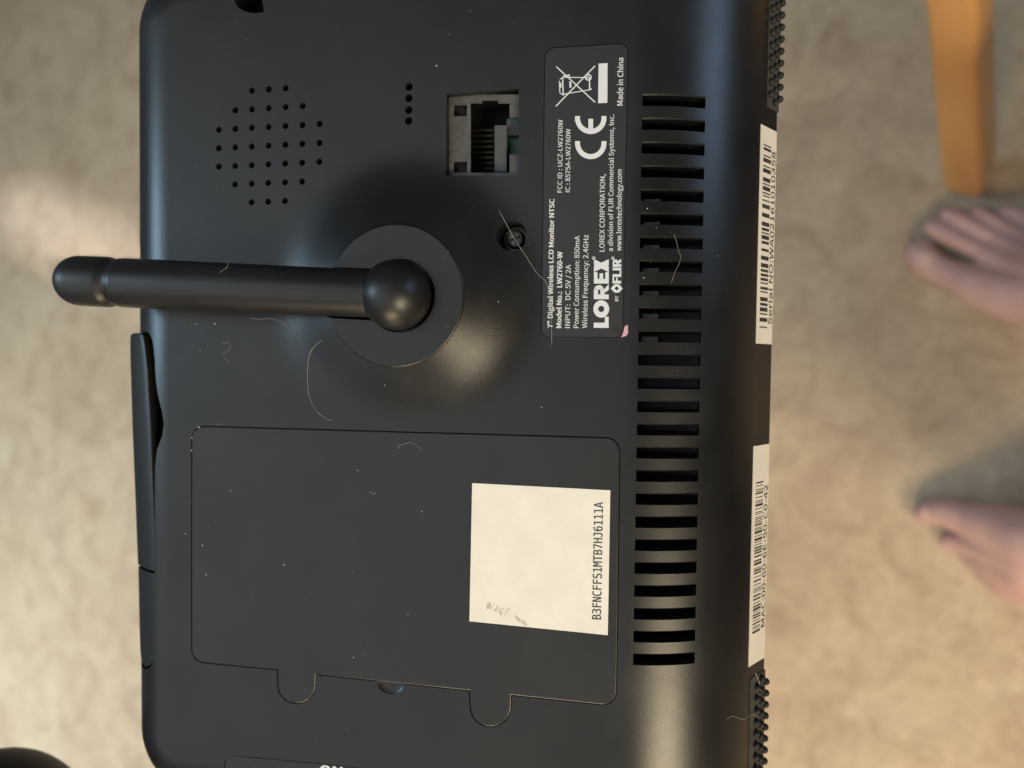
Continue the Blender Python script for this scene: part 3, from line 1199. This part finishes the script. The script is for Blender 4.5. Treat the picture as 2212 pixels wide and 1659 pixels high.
foot_a = [
    chain(f1, [(590, 735, 12, 12), (640, 800, 12, 13.5), (740, 855, 14, 12), (880, 910, 19, 13.5), (1030, 970, 24, 17.5), (1230, 1030, 32, 21), (1550, 1060, 42, 26), (1950, 1060, 45, 28)]),
    chain(f1, [(690, 548, 8, 8), (760, 585, 13, 7.8), (890, 648, 19, 7), (1040, 725, 23, 7.6), (1230, 830, 28, 14), (1550, 950, 42, 22), (1950, 1010, 50, 26)]),
    chain(f1, [(800, 452, 7, 7), (880, 490, 13, 7), (1010, 560, 18, 6.4), (1150, 640, 21, 7.2), (1300, 760, 25, 14), (1550, 860, 38, 20), (1950, 980, 45, 26)]),
    chain(f1, [(1010, 440, 7, 6.6), (1080, 478, 13, 6.6), (1190, 548, 17, 6.4), (1330, 650, 20, 10.5), (1550, 780, 28, 18)]),
    chain(f1, [(1215, 437, 7, 6.8), (1310, 462, 11, 7), (1430, 540, 13, 9.5), (1600, 680, 20, 16), (1950, 850, 28, 24)]),
    chain(f1, [(1950, 950, 32, 32), (2350, 980, 32, 32), (2500, 980, 34, 32)]),
]


def shin(x, y0):
    return [(Vector((x, y0, 0.045)), 0.036), (Vector((x, y0 - 0.02, 0.10)), 0.034), (Vector((x, y0 - 0.01, 0.22)), 0.044), (Vector((x, y0 + 0.02, 0.34)), 0.054)]


xa = world_at(*f1(2300, 980), 0.04)
foot_a.append(shin(xa.x, xa.y))
foot_a_o = body_part('foot', blob(foot_a, 0.0016, 4), M_SKIN, 'bare foot with toes spread beside the wooden leg')
foot_b = [
    chain(f2, [(625, 590, 9, 9.5), (690, 580, 12, 11.5), (800, 590, 17, 13), (960, 640, 24, 14.5), (1130, 690, 32, 19), (1380, 790, 42, 25), (1850, 900, 46, 28)]),
    chain(f2, [(800, 800, 8, 7.5), (860, 800, 12, 8), (980, 825, 20, 9), (1120, 850, 27, 14), (1400, 900, 42, 22), (1850, 950, 48, 26)]),
    chain(f2, [(940, 890, 8, 8), (1000, 920, 13, 9), (1120, 950, 22, 13), (1400, 1000, 36, 22), (1850, 1000, 44, 26)]),
    chain(f2, [(1050, 1000, 8, 8), (1110, 1030, 13, 9.5), (1220, 1060, 20, 13), (1450, 1080, 30, 20)]),
    chain(f2, [(1160, 1110, 8, 8.5), (1240, 1140, 12, 10), (1400, 1150, 18, 13), (1600, 1130, 24, 17), (1850, 1060, 30, 24)]),
    chain(f2, [(1850, 980, 32, 32), (2300, 1010, 32, 32), (2450, 1010, 34, 32)]),
]
xb = world_at(*f2(2250, 1010), 0.04)
foot_b.append(shin(xb.x, xb.y))
foot_b_o = body_part('foot', blob(foot_b, 0.0016, 4), M_SKIN, 'bare foot with big toe raised, standing alone on the floor')
M_NAIL = mat('toenail', (0.55, 0.36, 0.30), 0.5)


def toenails(foot_o, zf, tips):
    for (x0, y0), (x1, y1), h, w in tips:
        a, b = world_at(*zf(x0, y0), h * 0.001), world_at(*zf(x1, y1), h * 0.001)
        d = (b - a).normalized()
        e = Vector((-d.y, d.x, 0))
        c = a + d * (w * 0.00045)
        V, Fc = ellipsoid((0, 0, 0), w * 0.0011, w * 0.00085, 0.0028, 14, 10)
        up = (Vector((0, 0, 1)) - d * 0.35).normalized()
        V = [c + d * v[0] + e * v[1] + up * v[2] for v in V]
        me = mesh_from(V, Fc, smooth=80)
        me.transform(inv)
        new_obj('toenail', me, M_NAIL, foot_o)


toenails(foot_a_o, f1, [((600, 745), (740, 850), 24, 8), ((690, 548), (800, 600), 16, 4.6), ((800, 452), (900, 500), 14, 4.2), ((1010, 440), (1100, 490), 13.5, 4), ((1215, 437), (1310, 470), 13, 3.8)])
toenails(foot_b_o, f2, [((640, 588), (740, 580), 20, 7.5), ((800, 800), (880, 800), 15, 4.4), ((940, 890), (1010, 920), 15, 4.2)])
tr = []
for x, y in ((xa.x, xa.y), (xb.x, xb.y)):
    kx = 0.13 if x > 0 else -0.13
    tr.append([(Vector((x, y - 0.01, 0.16)), 0.056), (Vector((kx, -0.24, 0.46)), 0.080), (Vector((kx * 0.9, -0.45, 0.48)), 0.105), (Vector((kx * 0.6, -0.66, 0.50)), 0.12)])
body_part('trousers', blob(tr, 0.012, 4), M_TROUSER)  # unseen lap, added to darken reflections and shade the floor
sh = [[(Vector((0, -0.62, 0.52)), 0.17), (Vector((0, -0.50, 0.80)), 0.18), (Vector((0, -0.42, 1.02)), 0.16)],
      [(Vector((-0.20, -0.43, 1.04)), 0.075), (Vector((0.20, -0.43, 1.04)), 0.075)]]
body_part('shirt', blob(sh, 0.02, 4), M_TROUSER)  # unseen torso, added to keep the sloping edge's reflections dark

# wooden stool beside the toes: only the lower part of one square, tapered leg is in view
lb = world_at(2094, 398, 0.0)
lt = world_at(2073, 0, 0.335)
axis = (lt - lb) / 0.335
tw = math.radians(-20)
rings = []
for s, w in ((0.0, 0.0030), (0.004, 0.0080), (0.011, 0.0118), (0.025, 0.0140), (0.06, 0.0152), (0.15, 0.0140), (0.335, 0.0112), (0.43, 0.0112)):
    c = axis * s
    ring = []
    for px_, py_ in rrect(-w, w, -w, w, w * 0.36, 5):
        ring.append((c.x + px_ * math.cos(tw) - py_ * math.sin(tw), c.y + px_ * math.sin(tw) + py_ * math.cos(tw), c.z))
    rings.append(ring)
leg_me = mesh_from(*loft(rings), smooth=50)
M_WOOD = wood_material()
leg_me.materials.append(M_WOOD)
stool = bpy.data.objects.new('stool', None)
COL.objects.link(stool)
stool.location = lb
tag(stool, 'honey coloured wooden stool, one square leg standing by the bare toes', 'stool')
for dx, dy in ((0, 0), (0.30, 0), (0, -0.30), (0.30, -0.30)):
    lg_ = bpy.data.objects.new('leg', leg_me)
    COL.objects.link(lg_)
    lg_.parent = stool
    lg_.location = (dx, dy, 0)
tp = axis * 0.43
seat_poly = [(p[0] + tp.x + 0.155, p[1] + tp.y - 0.145) for p in rrect(-0.178, 0.178, -0.178, 0.178, 0.03, 6)]
new_obj('seat', mesh_from(*prism(seat_poly, 0.43, 0.455)), M_WOOD, stool)  # unseen seat, added to shade the floor around the leg

# black rounded casing close by
M_inv = CAM.to_3x3()


def at_depth(px, py, d):
    return Vector((0, 0, CAM_H)) + (CAM.to_3x3() @ Vector(ray(px, py))) * d


cdp = 0.19
c0, c1 = at_depth(8, 1628 + 225, cdp), at_depth(-60, 2300, cdp + 0.02)
r0 = 225 / F_PX * cdp * 0.985
pr = [(c0, r0)]
rings = []
t = (c1 - c0).normalized()
a_ = t.cross(Vector((0, 0, 1))).normalized()
b_ = t.cross(a_)
for i in range(1, 15):
    q = math.pi / 2 * i / 14
    rings.append([c0 - t * (r0 * math.cos(q)) + (a_ * math.cos(2 * math.pi * j / 40) * 1.02 + b_ * math.sin(2 * math.pi * j / 40) * 0.8) * (r0 * math.sin(q)) for j in range(40)])
for s, k in ((0.02, 1.03), (0.05, 1.06), (0.058, 1.0)):
    rings.append([c0 + t * s + (a_ * math.cos(2 * math.pi * j / 40) * 1.02 + b_ * math.sin(2 * math.pi * j / 40) * 0.8) * (r0 * k) for j in range(40)])
cs = new_obj('casing', mesh_from(*loft(rings), smooth=40), M_CASE)
tag(cs, 'smooth matte black rounded tip of a casing beside the monitor', 'casing')

scene.render.engine = 'CYCLES'
scene.cycles.use_denoising = True
scene.cycles.max_bounces = 8
